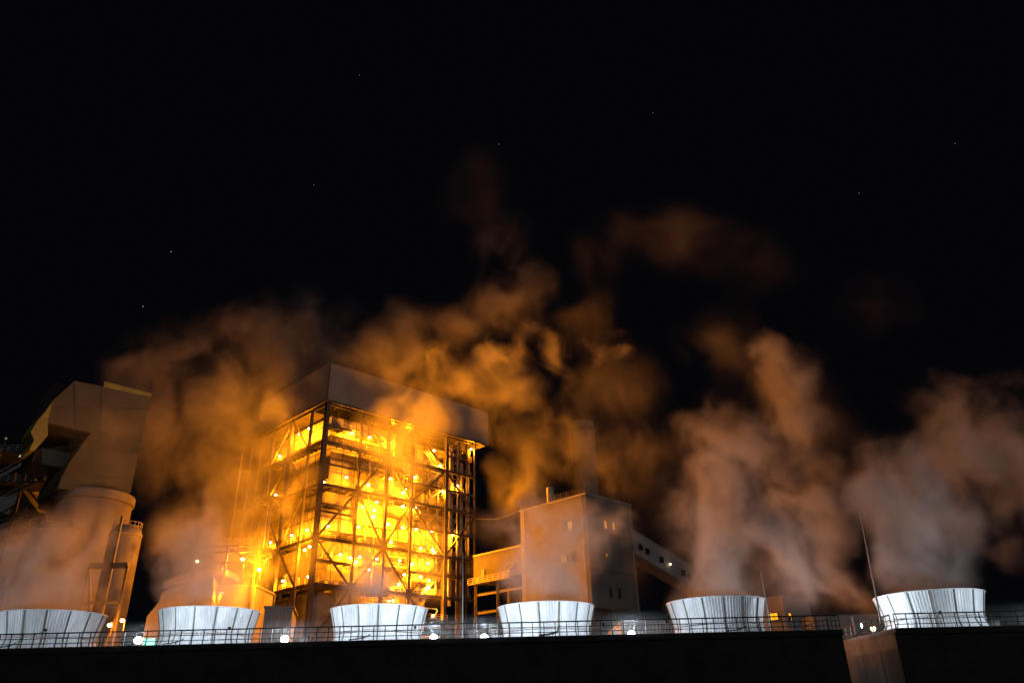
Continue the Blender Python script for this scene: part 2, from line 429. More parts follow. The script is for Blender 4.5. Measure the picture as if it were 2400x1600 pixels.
# main beams round every level, on the two faces seen, and across
for z in ZL:
    for i in range(len(CR_)-1): MB().ibeam((CR_[i]+.4, 0, z), (CR_[i+1]-.4, 0, z), .35, .6, .06).build('beam', M_steel, B)
    for i in range(len(CL_)-1): MB().ibeam((0, CL_[i]+.4, z), (0, CL_[i+1]-.4, z), .35, .6, .06).build('beam', M_steel, B)
for z in (39.4, 49.2, 29.8):
    for i in (0, 3, 4): MB().ibeam((CR_[i]+.4, 0, z), (CR_[i+1]-.4, 0, z), .25, .4, .05).build('beam', M_steel, B)
def brace(a, b, w=.36): MB().bar(a, b, w, w).build('brace', M_steel, B)
def rb(i, zi, j, zj): brace((CR_[i], -.02, zi), (CR_[j], -.02, zj))
def lb(i, zi, j, zj): brace((-.02, CL_[i], zi), (-.02, CL_[j], zj))
z1, z2, z3, z4, z5 = ZL
for a in ((1, z5, 2, z4), (3, z5, 2, z4), (3, z5, 4, z4), (2, z4, 1, z3), (2, z4, 3, z3), (4, z4, 3, z3), (1, z3, 0, z2), (1, z3, 2, z2), (3, z3, 2, z2), (3, z3, 4, z2),
          (0, z2, 1, z1), (2, z2, 1, z1), (2, z2, 3, z1), (4, z2, 3, z1), (1, z1, 0, 14), (3, z1, 4, 15), (4, z4, 5, z3), (5, z3, 4, z2)): rb(*a)
for a in ((2, z5, 1, z4), (2, z5, 3, z4), (2, z4, 1, z3), (2, z4, 3, z3), (1, z3, 2, z2), (3, z3, 2, z2), (2, z2, 1, z1), (2, z2, 4, z1+4), (3, z3, 4, z2), (1, z1, 2, 14)): lb(*a)
for i in (2, 3, 1):                           # gusset plates
    for z in ((z4, z2) if i == 2 else (z3, z1)): MB().box(CR_[i]-.8, CR_[i]+.8, -.32, -.27, z-1, z+1).build('gusset_plate', M_steel, B)

# penthouse cladding : walls on two faces, far ones and roof
tk = .25
ph = thing  # noqa
MB().box(-.5, 45.4, -.5-tk, -.5, 62.6, ZT).build('penthouse_wall', M_clad, B)
MB().box(-.5-tk, -.5, -.5, 30, 62.6, ZT-.02).build('penthouse_wall', M_clad, B)
MB().box(-.4, 45.3, 29.7, 30, 62.6, ZT).build('penthouse_wall', M_clad, B)
MB().box(45.1, 45.4, -.4, 29.6, 62.6, ZT).build('penthouse_wall', M_clad, B)
MB().box(-.4, 45.0, -.4, 29.6, ZT-.6, ZT-.3).build('roof', M_clad, B)
MB().box(-.4, 45.0, 7, 29.6, 62.5, 62.7).build('penthouse_floor', M_deck, B)
MB().bar((-.62, -.62, 62.6), (-.62, -.62, ZT+.1), .22).build('corner_trim', M_steel, B)

# boiler casing blocks inside the frame, one per storey, with panel joints
def casing(x0, x1, y0, y1, z0, z1, mt=M_case, step=3.1, name='boiler_casing'):
    c = MB().box(x0, x1, y0, y1, z0, z1).build(name, mt, B)
    j = MB(); x = x0+step
    while x < x1-.5: j.box(x-.06, x+.06, y0-.09, y0, z0, z1); x += step
    y = y0+step
    while y < y1-.5: j.box(x0-.09, x0, y-.06, y+.06, z0, z1); y += step
    z = z0+2.6
    while z < z1-.6:
        j.box(x0-.11, x1, y0-.11, y0-.003, z-.12, z+.12); j.box(x0-.11, x0-.003, y0+.1, y1, z-.12, z+.12); z += 2.6
    j.build('stiffener', M_steel, c)
    return c
casing(2.6, 21.5, 2.2, 27, 56.4, 60.6)
casing(3.6, 23, 3.2, 27, 46.2, 55.2, M_casedim)
casing(3.2, 36, 3.0, 27, 36.6, 45.4 - 1)
casing(6.5, 30, 5.5, 27, 27.4, 35.2, M_casedim)
casing(2.2, 8.2, 2.0, 20, 36.4, 40.6, step=4)
casing(2.6, 30, 3.4, 20, 18.6, 24.6)
casing(4.5, 38, 4.5, 27, 0, 18, M_conc, 5)
casing(24.5, 39, 5, 27, 46.5, 60.5)
casing(10, 20, 1.6, 3.1, 38.5, 43.0, step=2.4)
casing(24.5, 31, 1.8, 4, 28.5, 33.5, step=2)
# ducts : big slanting gas duct and hoppers
for (xa, xb) in ((6, 12), (20, 27)):
    c = MB()
    c.prism([(xa, 1.4, 25), (xb, 1.4, 25), (xb-1.5, 1.4, 19.5), (xa+1.5, 1.4, 19.5)], (0, 1, 0), 5).build('hopper', M_case, B)
MB().prism([(1.6, 2.0, 24.3), (6.8, 2.0, 24.3), (7.4, 2.0, 21), (6.2, 2.0, 9), (2.2, 2.0, 9)], (0, 1, 0), 6).build('gas_duct', M_case, B)
MB().tube([(8.6, .9, 3), (8.6, .9, 18.0), (8.9, .9, 19.3), (9.8, .9, 20.0), (12, .9, 20.2), (18, .9, 20.2)], .55, 14).build('large_pipe', M_pipe, B, True)
MB().tube([(-1.0, 18.2, 34.5), (-1.0, 18.2, 43.5), (-1, 16.5, 44), (-1, 15.5, 44)], .3, 10).build('pipe', M_pipe, B, True)
MB().tube([(-1.0, 19.8, 44.2), (-1.0, 19.8, 33.5), (-1, 18.5, 32.6), (-1, 15.5, 32.6)], .28, 10).build('pipe', M_pipe, B, True)
for (x, y, r, za, zb) in ((34.6, 1.0, .28, 26, 60), (35.5, 1.6, .45, 24, 61), (36.6, .6, .2, 20, 62), (38.4, 1.8, .8, 8, 58), (40.4, .9, .25, 26, 61), (31.2, 1.2, .2, 26, 52), (29.6, 2.4, .3, 36, 60),
                          (14.4, 1.2, .2, 26, 43), (24.0, .9, .22, 27, 52), (18.5, 1.3, .3, 45, 61), (12.2, 1.0, .16, 35, 53)):
    MB().tube([(x, y, za), (x, y, zb-1), (x+.4, y+.6, zb), (x+.8, y+2, zb)], r, 10).build('pipe', M_pipe, B, True)
rn = random.Random(5)
for k in range(26):                           # horizontal process pipes and cable trays
    z = rn.choice(ZL[:4]) + rn.uniform(-3.4, -.9); x0 = rn.uniform(9, 30); L = rn.uniform(4, 12); y = rn.uniform(.6, 2.4)
    x1 = min(x0+L, 40); r = rn.uniform(.08, .24); d = rn.uniform(1, 4)
    MB().tube([(x0, y+1.4, z+d), (x0, y, z+d*.8), (x0, y, z+.3), (x0+.3, y, z), (x1-.3, y, z), (x1, y, z-.3), (x1, y+1.5, z-1.5)], r, 8).build('pipe', M_pipe, B, True)
for k in range(46):                           # cable trays, struts and small risers
    x = rn.uniform(1.5, 40); z = rn.uniform(20, 60); y = rn.uniform(.35, 2.6)
    if rn.random() < .5: MB().bar((x, y, z), (x, y, min(z+rn.uniform(2, 8), 61)), rn.uniform(.07, .18)).build('riser', M_steel, B)
    else: MB().bar((x, y, z), (min(x+rn.uniform(2, 8), 41), y, z), .1, rn.uniform(.1, .35)).build('cable_tray', M_steel, B)
for k in range(16):
    y = rn.uniform(1.5, 27); z = rn.uniform(20, 58); MB().bar((.4, y, z), (.4, y+rn.choice((0, rn.uniform(2, 6))), z+rn.uniform(0, 6)), rn.uniform(.08, .18)).build('strut', M_steel, B)
# platforms with joists and handrails
def platform(x0, x1, y0, y1, z, rails='fl', joist=1.8):
    p = MB().box(x0, x1, y0, y1, z-.06, z).build('platform', M_deck, B)
    j = MB(); x = x0+.3
    if x1-x0 > y1-y0:
        while x < x1: j.box(x-.06, x+.06, y0, y1, z-.36, z-.062); x += joist
        j.box(x0, x1, y0-.08, y0, z-.4, z+.12)
    else:
        y = y0+.3
        while y < y1: j.box(x0, x1, y-.06, y+.06, z-.36, z-.062); y += joist
        j.box(x0-.08, x0, y0, y1, z-.4, z+.12)
    j.build('joist', M_steel, p)
    r = MB()
    if 'f' in rails: r.rail((x0, y0, z), (x1, y0, z), 1.1, 1.5, .055)
    if 'l' in rails: r.rail((x0, y0, z), (x0, y1, z), 1.1, 1.5, .055)
    if 'b' in rails: r.rail((x0, y1, z), (x1, y1, z), 1.1, 1.5, .055)
    if 'r' in rails: r.rail((x1, y0, z), (x1, y1, z), 1.1, 1.5, .055)
    if r.v: r.build('handrail', M_railw, p)
    return p
for z in (25.6, 34.4, 45.1, 54.1):
    platform(.3, 40.8, .5, 3.2 if z < 50 else 2.4, z, 'f')
    platform(.5, 2.6, 3.3, 28.2, z, 'l')
platform(.3, 6, -.6, 2.2, 57.4, 'f'); platform(8.6, 15, .4, 2.2, 57.2, 'f')
platform(22.8, 40, .5, 5, 49.4, 'f'); platform(24, 40.5, .6, 4.4, 39.6, 'f'); platform(1.0, 14, .5, 2.9, 30.1, 'f'); platform(16, 31, .5, 4, 30.2, 'f')
platform(1, 8, .5, 3.3, 41.2, 'f'); platform(33, 41, .6, 5, 57.8, 'f'); platform(32, 41, .6, 5, 30.4, 'f'); platform(-2.6, -.4, 14.6, 22.6, 45.0, 'l'); platform(-2.6, -.4, 15.0, 22.6, 34.2, 'l')
platform(12, 31, .2, 1.9, 61.4, 'f'); platform(9.3, 14.6, -1.6, .3, 21.4, 'fl', 1.2); platform(24, 33, -.8, .5, 20.6, 'f'); platform(-6.5, -1.2, 20, 26, 25.4, 'fl')
platform(35, 41, 4.2, 8, 20, 'f'); platform(16.5, 32, 1.0, 3, 41.8, 'f'); platform(9, 21, 1.0, 3, 50, 'f')
# stair flights
def stair(x0, x1, y, z0, z1):
    s = MB(); s.bar((x0, y, z0), (x1, y, z1), .08, .3).bar((x0, y+.9, z0), (x1, y+.9, z1), .08, .3)
    n = int(abs(z1-z0)/.24)
    for i in range(n):
        t_ = (i+.5)/n; x = x0+(x1-x0)*t_; z = z0+(z1-z0)*t_; s.box(x-.13, x+.13, y+.05, y+.85, z, z+.04)
    for q in (1.0, .55): s.bar((x0, y, z0+q), (x1, y, z1+q), .05)
    s.build('stair', M_railw, B)
for z, zz in ((25.6, 30.1), (30.1, 34.4), (34.4, 39.6), (39.6, 45.1), (45.1, 49.4), (49.4, 54.1), (54.1, 57.8)):
    a, b = (27.0, 32.2) if int(z) % 2 else (32.2, 27.0)
    stair(a, b, .7, z, zz)
stair(2, 5.6, .6, 30.1, 34.4); stair(4, 8.4, .6, 41.2, 45.1); stair(24.4, 29, .7, 20.6, 25.6)
# hangers under the penthouse, brackets, roof edge beam
for x in (4.2, 6.6, 10.4, 13.6, 19):
    MB().bar((x, 2.4, 62.2), (x, 2.4, 60.4), .25).bar((x+.8, 2.4, 62.2), (x, 2.4, 60.4), .16).build('hanger', M_steel, B)
MB().ibeam((-1.0, -1.0, 62.35), (44.8, -1.0, 62.35), .35, .35).build('eaves_beam', M_steel, B)
MB().ibeam((-1.0, -.8, 62.35), (-1.0, 29, 62.35), .35, .35).build('eaves_beam', M_steel, B)
for x in range(3, 44, 3): MB().bar((x, -1.0, 62.3), (x, 2.2, 62.3), .16, .2).build('outrigger', M_steel, B)
for (x, y, z, w, h) in ((9, 1.4, 31.2, .9, 1.1), (4.2, 1.2, 31.1, .7, .9), (12.5, 1.5, 34.4, 1.2, 1.3), (26, 1.6, 39.7, 1.4, 1.2), (19, 1.3, 25.7, 1.5, 1.0), (35, 2.0, 49.4, 1.5, 1.6), (5.5, 1.2, 25.6, 1.2, .9),
                        (29, 1.6, 54.2, 1.6, 1.6), (37.5, 1.6, 39.7, 1.2, 1.8), (14.5, 1.4, 45.2, 1.5, 1.3), (31.5, 1.5, 25.7, 1.4, 1.6)):
    e = MB().box(x-w, x+w, y, y+1.2, z, z+h).build('equipment_box', M_pipe, B); MB().box(x-w*.6, x+w*.2, y-.06, y, z+.2, z+h-.2).build('hatch', M_steel, e)
MB().tube([(1.2, 11, 25.7), (1.2, 11, 27.8), (1.2, 12, 28.3)], .7, 14).build('vessel', M_pipe, B, True)
MB().tube([(1.2, 8, 25.7), (1.2, 8, 27.6)], .8, 14).build('vessel', M_pipe, B, True)
# lift shaft at the left end and pipe bundle
MB().ibeam((-1.2, 30.6, 0), (-1.2, 30.6, 60), .4, .4).build('column', M_steel, B)
MB().ibeam((-3.5, 30.6, 0), (-3.5, 30.6, 58), .35, .35).build('column', M_steel, B)
for z in (34, 44.75, 53.75): MB().ibeam((-3.5, 30.6, z), (0, 28.6, z), .25, .4).build('beam', M_steel, B)

# ------------------------------------------------------------------ sodium lamps
ORD = ['first', 'second', 'third', 'fourth', 'fifth', 'sixth', 'seventh', 'eighth', 'ninth', 'tenth', 'eleventh', 'twelfth', 'thirteenth', 'fourteenth', 'fifteenth', 'sixteenth', 'seventeenth', 'eighteenth', 'nineteenth', 'twentieth']
A4 = [(556, 690), (645, 641), (375, 893), (480, 732), (338, 1250), (1038, 681), (1200, 722), (1386, 772), (1410, 572), (1550, 612), (1790, 843), (2132, 830), (1848, 981), (778, 1131), (988, 1087), (1188, 1156),
      (1392, 1100), (1618, 1087), (2008, 1166), (1875, 1219), (1508, 1228), (1530, 1200), (1266, 1314), (1138, 1357), (1245, 1388), (1234, 1450), (1508, 1352), (1622, 1365), (1370, 1520), (1100, 1542), (817, 1535), (1505, 1550)]
A5 = [(626, 435), (484, 484), (290, 550), (650, 587), (604, 617), (253, 713), (933, 659), (1110, 680), (1076, 727), (1268, 700), (1025, 690), (1397, 546), (1478, 713), (1594, 744),
      (1671, 599), (1780, 612), (1796, 638), (1738, 740), (1628, 430), (1768, 446), (1964, 481), (637, 863), (403, 901), (1670, 862), (1747, 897), (1470, 930), (1743, 960), (1725, 970), (1195, 798), (1518, 844), (1417, 1080), (1380, 1085), (1782, 1222)]
LP = [(560+x/3.92, 840+y/3.92) for x, y in A4] + [(560+x/3.92, 1130+y/3.92) for x, y in A5]
def make_lamp():
    t = thing('sodium_lamp', 'x', 'lamp')
    MB().lathe([(.30, .10), (.30, .16), (.10, .30), (.05, .38)], 14).build('shade', M_steel, t)
    r = .27; MB().lathe([(r*math.sin(a), -.05-r*math.cos(a)*.9) for a in [.15+i*(math.pi-.3)/8 for i in range(9)]], 14).build('bulb', M_na, t, True)
    MB().bar((.12, .1, .3), (.12, .5, .25), .06).bar((.12, .5, .3), (.12, .5, -1.4), .06).build('bracket', M_steel, t)
    return t
lamp0 = make_lamp(); used = 0
corner_x = lambda y: 777-(y-854)*.0925
bands = {}
for (x, y) in LP:
    right = x > corner_x(y)+2
    face = 'right' if right else 'left'
    if right: p = onplane(x, y, BO + DL*.35, DL)
    else: p = onplane(x, y, BO + DR*.35, DR)
    s = (p-BO).dot(DR) if right else (p-BO).dot(DL)
    b = 5 if p.z > 61 else 4 if p.z > 53.75 else 3 if p.z > 44.75 else 2 if p.z > 34 else 1 if p.z > 25.25 else 0
    bands.setdefault((face, b), []).append((s, p))
BN = {5: 'under the penthouse eaves', 4: 'top storey of boiler house', 3: 'fourth storey of boiler house', 2: 'middle storey of boiler house', 1: 'second storey of boiler house', 0: 'bottom storey of boiler house'}
LPOW = 3400
for (face, b), L in sorted(bands.items()):
    L.sort(key=lambda q: q[0])
    for i, (s, p) in enumerate(L):
        o = lamp0 if used == 0 else copy_tree(lamp0)
        used += 1
        o.location = p; o.rotation_euler.z = ANG if face == 'right' else ANG-math.pi/2
        if len(L) == 1: lab = 'only glowing lamp on the %s face, %s' % (face, BN[b])
        else: lab = '%s glowing lamp from the near corner, %s face, %s' % (ORD[i], face, BN[b])
        o['label'] = lab; o['group'] = 'sodium lamps on the boiler house'
        plight('lamp_glow', (0, -.15, -.65), LPOW*random.uniform(.6, 1.4), NA, .2, o)
# lamps on the buildings at the left
for (x, y, Y, lab, pw) in ((462.5, 1313.6, 118, 'glowing lamp on the arm of the steel frame above the second stack', 700),
                           (569, 1309, 121, 'bright lamp high at the left foot of the boiler house', 9000),
                           (607, 1333, 117.5, 'brightest lamp on a post over the second stack', 13000),
                           (518, 1388, 119.2, 'glaring lamp on the yellow corrugated wall above the second stack', 3500),
                           (287, 1452, 108, 'glowing lamp at the foot of the silo right of the leftmost stack', 4500),
                           (257, 1463, 107, 'small lower lamp beside the silo legs', 300),
                           (2046, 1471, 88, 'small low lamp in the gap between the two decks', 800)):
    o = copy_tree(lamp0)
    for c in kids(o):
        if c.type == 'LIGHT': bpy.data.objects.remove(c)
    p = at(x, y, Y); o.location = p; o.rotation_euler.z = 0; o['label'] = lab; o['group'] = 'sodium lamps on the lower plant'
    plight('lamp_glow', (0, -.5, -.65), pw, NA, .2, o)
p = onplane(560+1812/3.92, 1130+1163/3.92, BO-DL*1.2, DL)
t = thing('signal_light', 'small green signal light right of the stack under the boiler house', 'signal light', p)
MB().lathe([(.05, -.2), (.16, -.1), (.16, .12), (.05, .2)], 10).build('green_lens', M_grn, t); MB().bar((0, .1, -1.5), (0, .1, -.2), .08).build('post', M_steel, t)

# ------------------------------------------------------------------ transfer tower at the right of centre
Q0 = at(1372, 1158, 140); QO = Vector((Q0.x, Q0.y, 0)); QZ = Q0.z
T = thing('transfer_tower', 'tall pale clad transfer tower with lit windows behind the fourth stack', 'tower', QO, ANG)
def loc(x, y, n, off=0.):                     # pixel on a face of the transfer tower -> local coords
    p = onplane(x, y, QO + n*off, n) - QO
    return p.dot(DR), p.dot(DL), p.z
wr = loc(1480, 1200, DL)[0]; wl = loc(1220, 1240, DR)[1]
zb = loc(1440, 1428, DL)[2]
MB().box(0, wr, 0, wl, zb, QZ).build('wall', M_tower, T)
MB().box(-.15, wr+.15, -.15, wl+.15, QZ, QZ+.35).build('roof', M_clad, T)
wz = loc(1218, 1280, DR)[2]; we = loc(1110, 1330, DR)[1]; wb = loc(1180, 1352, DR)[2]
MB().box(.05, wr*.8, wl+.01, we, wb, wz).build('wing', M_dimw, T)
MB().box(-.1, wr*.8+.1, wl+.01, we+.1, wz, wz+.3).build('wing_roof', M_clad, T)
MB().box(.08, wr*.7, 2.5, wl*.62, 0, zb).build('lower_wall', M_tower, T)
for (x, y) in ((.3, wl-.3), (.3, we-.5), (.3, (we+wl)/2), (wr-.3, .3), (wr-.3, wl*.5), (.3, .3), (wr*.7, we-.5)):
    MB().ibeam((x, y, 0), (x, y, (zb if y < wl else wb)), .5, .5).build('leg', M_steel, T)
MB().bar((.3, 0.2, 1), (wr-.3, .2, zb), .3).build('brace', M_steel, T); MB().bar((wr-.3, 0.2, zb-6), (wr*.4, .2, zb), .3).build('brace', M_steel, T)
for zz in (wb-2.5, wb-6): MB().ibeam((.3, wl, zz), (.3, we, zz), .3, .5).build('beam', M_steel, T)
w = platform.__code__ and MB().box(-1.6, 0, wl+2, we, wb-.6, wb-.5).rail((-1.6, wl+2, wb-.5), (-1.6, we, wb-.5), 1.1, 1.5, .06).build('balcony', M_railw, T)
def win(px, py, wpx, hpx, n, lit, frame=True):
    x, y, z = loc(px, py, n)
    sc_ = (140+ (4 if n is DR else 3))/1780*1.25
    ww, hh = wpx*sc_/2, hpx*sc_/2
    if n is DR: g_ = MB().box(-.09, -.03, y-ww, y+ww, z-hh, z+hh); fr = MB().box(-.14, 0, y-ww-.1, y-ww, z-hh-.1, z+hh+.1).box(-.14, 0, y+ww, y+ww+.1, z-hh-.1, z+hh+.1).box(-.14, 0, y-ww, y+ww, z+hh, z+hh+.1).box(-.14, 0, y-ww, y+ww, z-hh-.1, z-hh).box(-.12, -.092, y-.06, y+.06, z-hh, z+hh)
    else: g_ = MB().box(x-ww, x+ww, -.09, -.03, z-hh, z+hh); fr = MB().box(x-ww-.1, x-ww, -.14, 0, z-hh-.1, z+hh+.1).box(x+ww, x+ww+.1, -.14, 0, z-hh-.1, z+hh+.1).box(x-ww, x+ww, -.14, 0, z+hh, z+hh+.1).box(x-ww, x+ww, -.14, 0, z-hh-.1, z-hh).box(x-.06, x+.06, -.12, -.092, z-hh, z+hh)
    f_ = fr.build('window', M_steel, T); g_.build('pane', M_naw if lit else M_glass, f_)
win(1337, 1232, 10, 16, DR, True); win(1325, 1233, 7, 18, DR, False); win(1319, 1308, 4, 14, DR, True); win(1326, 1308, 4, 14, DR, True); win(1345, 1304, 6, 14, DR, False)
win(1240, 1308, 7, 12, DR, False); win(1196, 1330, 22, 13, DR, False); win(1132, 1342, 8, 14, DR, True)
win(1418, 1229, 5, 15, DL, True); win(1437, 1232, 5, 13, DL, True); win(1421, 1300, 3, 6, DL, True); win(1431, 1388, 6, 17, DL, False); win(1452, 1390, 6, 17, DL, False)
for zz in (zb+.2, zb+(QZ-zb)*.33, zb+(QZ-zb)*.66):
    MB().box(-.07, wr, -.07, -.01, zz, zz+.12).build('flashing', M_steel, T); MB().box(-.07, -.01, -.01, wl, zz, zz+.12).build('flashing', M_steel, T)
MB().tube([(-.15, 1.0, zb), (-.15, 1.0, QZ)], .1, 8).build('downpipe', M_pipe, T); MB().tube([(wr-.8, -.15, zb), (wr-.8, -.15, QZ)], .1, 8).build('downpipe', M_pipe, T)
ld = MB(); ld.bar((-.35, wl-1.2, zb), (-.35, wl-1.2, QZ+1), .06).bar((-.35, wl-.7, zb), (-.35, wl-.7, QZ+1), .06)
for k in range(int((QZ-zb)/.5)): ld.bar((-.35, wl-1.2, zb+k*.5), (-.35, wl-.7, zb+k*.5), .05)
ld.build('ladder', M_railw, T)
MB().rail((0.1, .1, QZ+.35), (0.1, wl-.1, QZ+.35), 1.1, 1.6, .05).rail((0.1, .1, QZ+.35), (wr-.1, .1, QZ+.35), 1.1, 1.6, .05).build('roof_rail', M_steel, T)
vp = loc(1281, 1175, DR)
MB().lathe([(.75, QZ), (.75, QZ+3.6)], 16, (1.2, vp[1])).build('vent_pipe', M_pipe, T, True)
# conveyor gallery sloping down to the right
a = onplane(1480, 1266, QO, DL); b = onplane(1690, 1392, QO, DL)
G = thing('conveyor_gallery', 'pale enclosed conveyor gallery sloping down right from the transfer tower', 'conveyor', (a.x, a.y, 0), ANG)
d = Vector(((b-a).dot(DR), 0, b.z-a.z)); ext = d*1.6; hh = 2.15
MB().prism([(0, 0, a.z-hh), (0, 0, a.z+hh), (ext.x, 0, a.z+ext.z+hh), (ext.x, 0, a.z+ext.z-hh)], (0, 1, 0), 3.6).build('gallery_wall', M_cladw, G)
MB().prism([(0, -.15, a.z+hh), (0, -.15, a.z+hh+.25), (ext.x, -.15, a.z+ext.z+hh+.25), (ext.x, -.15, a.z+ext.z+hh)], (0, 1, 0), 3.9).build('gallery_roof', M_clad, G)
for k, (q, lit) in enumerate(((.09, 0), (.16, 0), (.31, 0), (.55, 0), (.62, 0), (.8, 0))):
    x = d.x*q; z = a.z+d.z*q-.2
    f_ = MB().box(x-.75, x+.75, -.08, 0, z-.75, z+.55).build('window', M_steel, G); MB().box(x-.6, x+.6, -.11, -.08, z-.6, z+.4).build('pane', M_glass, f_)
for q in (.7, 1.2, 1.55):
    x = d.x*q; z = a.z+d.z*q-hh
    if z > 1: MB().bar((x-1.5, 1.8, 0), (x, 1.8, z), .5).bar((x+1.5, 1.8, 0), (x, 1.8, z), .5).build('trestle_leg', M_steel, G)
p = onplane(1440+515/3.92, 1200+475/3.92, QO-DL*.4, DL)
t = thing('gallery_lamp', 'tiny warm lamp halfway along the conveyor gallery wall', 'lamp', p); MB().lathe([(.02, -.16), (.16, 0), (.02, .16)], 10).build('bulb', M_na, t); MB().bar((0, 0, .15), (0, .3, .3), .06).build('bracket', M_steel, t)

# chimney behind the transfer tower
c1 = at(1345, 1150, 230); c2 = at(1405, 1150, 230); cz = at(1375, 985, 230).z; cr = (c2.x-c1.x)/2
t = thing('chimney', 'tall plain concrete chimney fading into smoke behind the transfer tower', 'chimney', ((c1.x+c2.x)/2, 233, 0))
MB().lathe([(cr*1.15, 0), (cr, cz)], 40).build('shaft', M_conc, t, True)
MB().lathe([(cr+.25, cz-3), (cr+.3, cz-2.2)], 40).build('gallery_ring', M_steel, t)
MB().lathe([(cr*.9, cz), (cr*.9, cz+.6)], 40).build('flue_lip', M_box, t)

# small building and low hall at the right
q0 = at(1833, 1398, 125); SO = Vector((q0.x, q0.y, 0))
SB = thing('small_building', 'small ochre block with two lit windows right of the fifth stack', 'building', SO, ANG)
s_r = onplane(1895, 1410, SO, DL)-SO; s_l = onplane(1770, 1412, SO, DR)-SO
wr2 = s_r.dot(DR); wl2 = s_l.dot(DL)
MB().box(0, wr2, 0, wl2, 0, q0.z).build('wall', M_cladw, SB); MB().box(-.12, wr2+.12, -.12, wl2+.12, q0.z, q0.z+.25).build('roof', M_clad, SB)
for (px, n) in ((1815, DR), (1850, DL)):
    pp = onplane(px, 1444, SO, n)-SO; x, y, z = pp.dot(DR), pp.dot(DL), pp.z
    if n is DR: f_ = MB().box(-.12, 0, y-.75, y+.75, z-.6, z+.6).build('window', M_steel, SB); MB().box(-.16, -.12, y-.62, y-.05, z-.48, z+.48).box(-.16, -.12, y+.05, y+.62, z-.48, z+.48).build('pane', M_naw, f_)
    else: f_ = MB().box(x-.4, x+.4, -.12, 0, z-.6, z+.6).build('window', M_steel, SB); MB().box(x-.3, x+.3, -.16, -.12, z-.48, z+.48).build('pane', M_naw, f_)
def hall(pxa, pxb, pya, pyb, Y, label, dep=16, mt=M_cladw, name='low_hall', roofm=M_clad):
    a_ = at(pxa, pya, Y); b_ = at(pxb, pyb, Y); h = (a_.z+b_.z)/2
    t = thing(name, label, 'building', (a_.x, Y, 0)); w_ = b_.x-a_.x
    MB().box(0, w_, 0, dep, 0, h).build('wall', mt, t)
    MB().box(-.15, w_+.15, -.15, dep+.15, h, h+.3).build('roof', roofm, t)
    return t, w_, h
hall(1455, 1600, 1463, 1455, 118, 'low ochre hall roof showing left of the fifth stack')
t, w_, h_ = hall(1905, 2120, 1447, 1441, 120, 'long low ochre hall behind the gap between the decks')
hall(1100, 1160, 1480, 1480, 112, 'low dark shed behind the floodlight left of the fourth stack', 8)

# ------------------------------------------------------------------ plant at the left
L0 = at(354, 923, 133); LO = Vector((L0.x, L0.y, 0))
LT = thing('bunker_house', 'big grey angular bunker house high at the left, chamfered on its left side', 'building', (0, 0, 0))
def lp(x, y, off=0.): return onplane(x, y, LO + DL*off, DL)
poly = [lp(*q) for q in ((354, 923), (240, 905), (175, 892), (122, 940), (111, 990), (214, 1014), (190, 1045), (160, 1088), (144, 1118), (137, 1142), (306, 1154))]
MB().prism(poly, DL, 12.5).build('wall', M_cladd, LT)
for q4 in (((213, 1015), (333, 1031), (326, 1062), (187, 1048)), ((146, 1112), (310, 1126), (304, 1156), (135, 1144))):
    MB().prism([lp(*q, -.08) for q in q4], DL, .06).build('olive_shade_band', M_band, LT)
for (qa, qb) in (((120, 955), (347, 958)), ((175, 893), (178, 1000)), ((240, 906), (236, 1020))):
    MB().bar(lp(*qa, -.02), lp(*qb, -.02), .05).build('cladding_seam', M_steel, LT)
poly = [lp(*q, -.05) for q in ((356, 922), (244, 893), (243, 906), (354, 930))]
MB().prism(poly, DL, 3).build('parapet', M_yel, LT)
poly = [lp(*q, 3) for q in ((216, 1016), (114, 996), (110, 1012), (200, 1032))]
MB().prism(poly, DL, 9).build('lower_ledge', M_steel, LT)
poly = [lp(*q, 5) for q in ((230, 1030), (84, 1060), (76, 1085), (155, 1100), (230, 1110))]
poly = [lp(*q, 5) for q in ((200, 1035), (82, 1055), (74, 1082), (150, 1096), (120, 1170), (205, 1200))]
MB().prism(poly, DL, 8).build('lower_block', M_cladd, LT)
lad = MB()
pts = [lp(*q, -.1) for q in ((152, 906), (120, 935), (104, 970), (98, 995))]
for i in range(3):
    a_, b_ = pts[i], pts[i+1]; out = Vector((-1.2, -.2, .8))
    n_ = 10
    for k in range(n_): q_ = a_.lerp(b_, k/n_); lad.bar(q_, q_+out, .07)
    lad.bar(a_+out, b_+out, .08); lad.bar(a_+out*.5, b_+out*.5, .06)
lad.build('roof_ladder', M_rail, LT)
poly = [lp(*q, -.4) for q in ((112, 985), (122, 942), (105, 966), (88, 985), (72, 1012), (80, 1030), (68, 1055), (80, 1056), (95, 1040), (112, 1020))]
MB().prism(poly, DL, 6).build('side_hood', M_yel, LT)

# absorber vessel: cylinder with a hood bending back into the bunker house
bm_ = lp(221, 1148); ce = bm_ + DL*6.1; ce.x = at(211, 1225, ce.y).x
ar = (at(291, 1225, ce.y).x-at(123, 1225, ce.y).x)/2*.97; az = bm_.z+.1
AB = thing('absorber_tower', 'fat round absorber tower under the grey angular bunker house', 'tower', (ce.x, ce.y, 0))
prof = [(ar*1.02, 0), (ar, az*.6), (ar, az), (ar*1.03, az+.02), (ar*1.03, az+.6), (ar, az+.62)]
MB().lathe([(ar*1.02, 0), (ar, az*.6), (ar, az)], 64).build('shell', M_cladw, AB, True)
for z in (az*.55, az*.78, az-.3): MB().lathe([(ar+.02, z), (ar+.18, z+.02), (ar+.18, z+.35), (ar+.02, z+.37)], 64, cap=False).build('stiffener_ring', M_cladw, AB, True)
MB().lathe([(ar, az-1.6), (ar+.35, az-1.5), (ar+.35, az-.2), (ar, az-.1)], 64, cap=False).build('collar', M_cladw, AB, True)
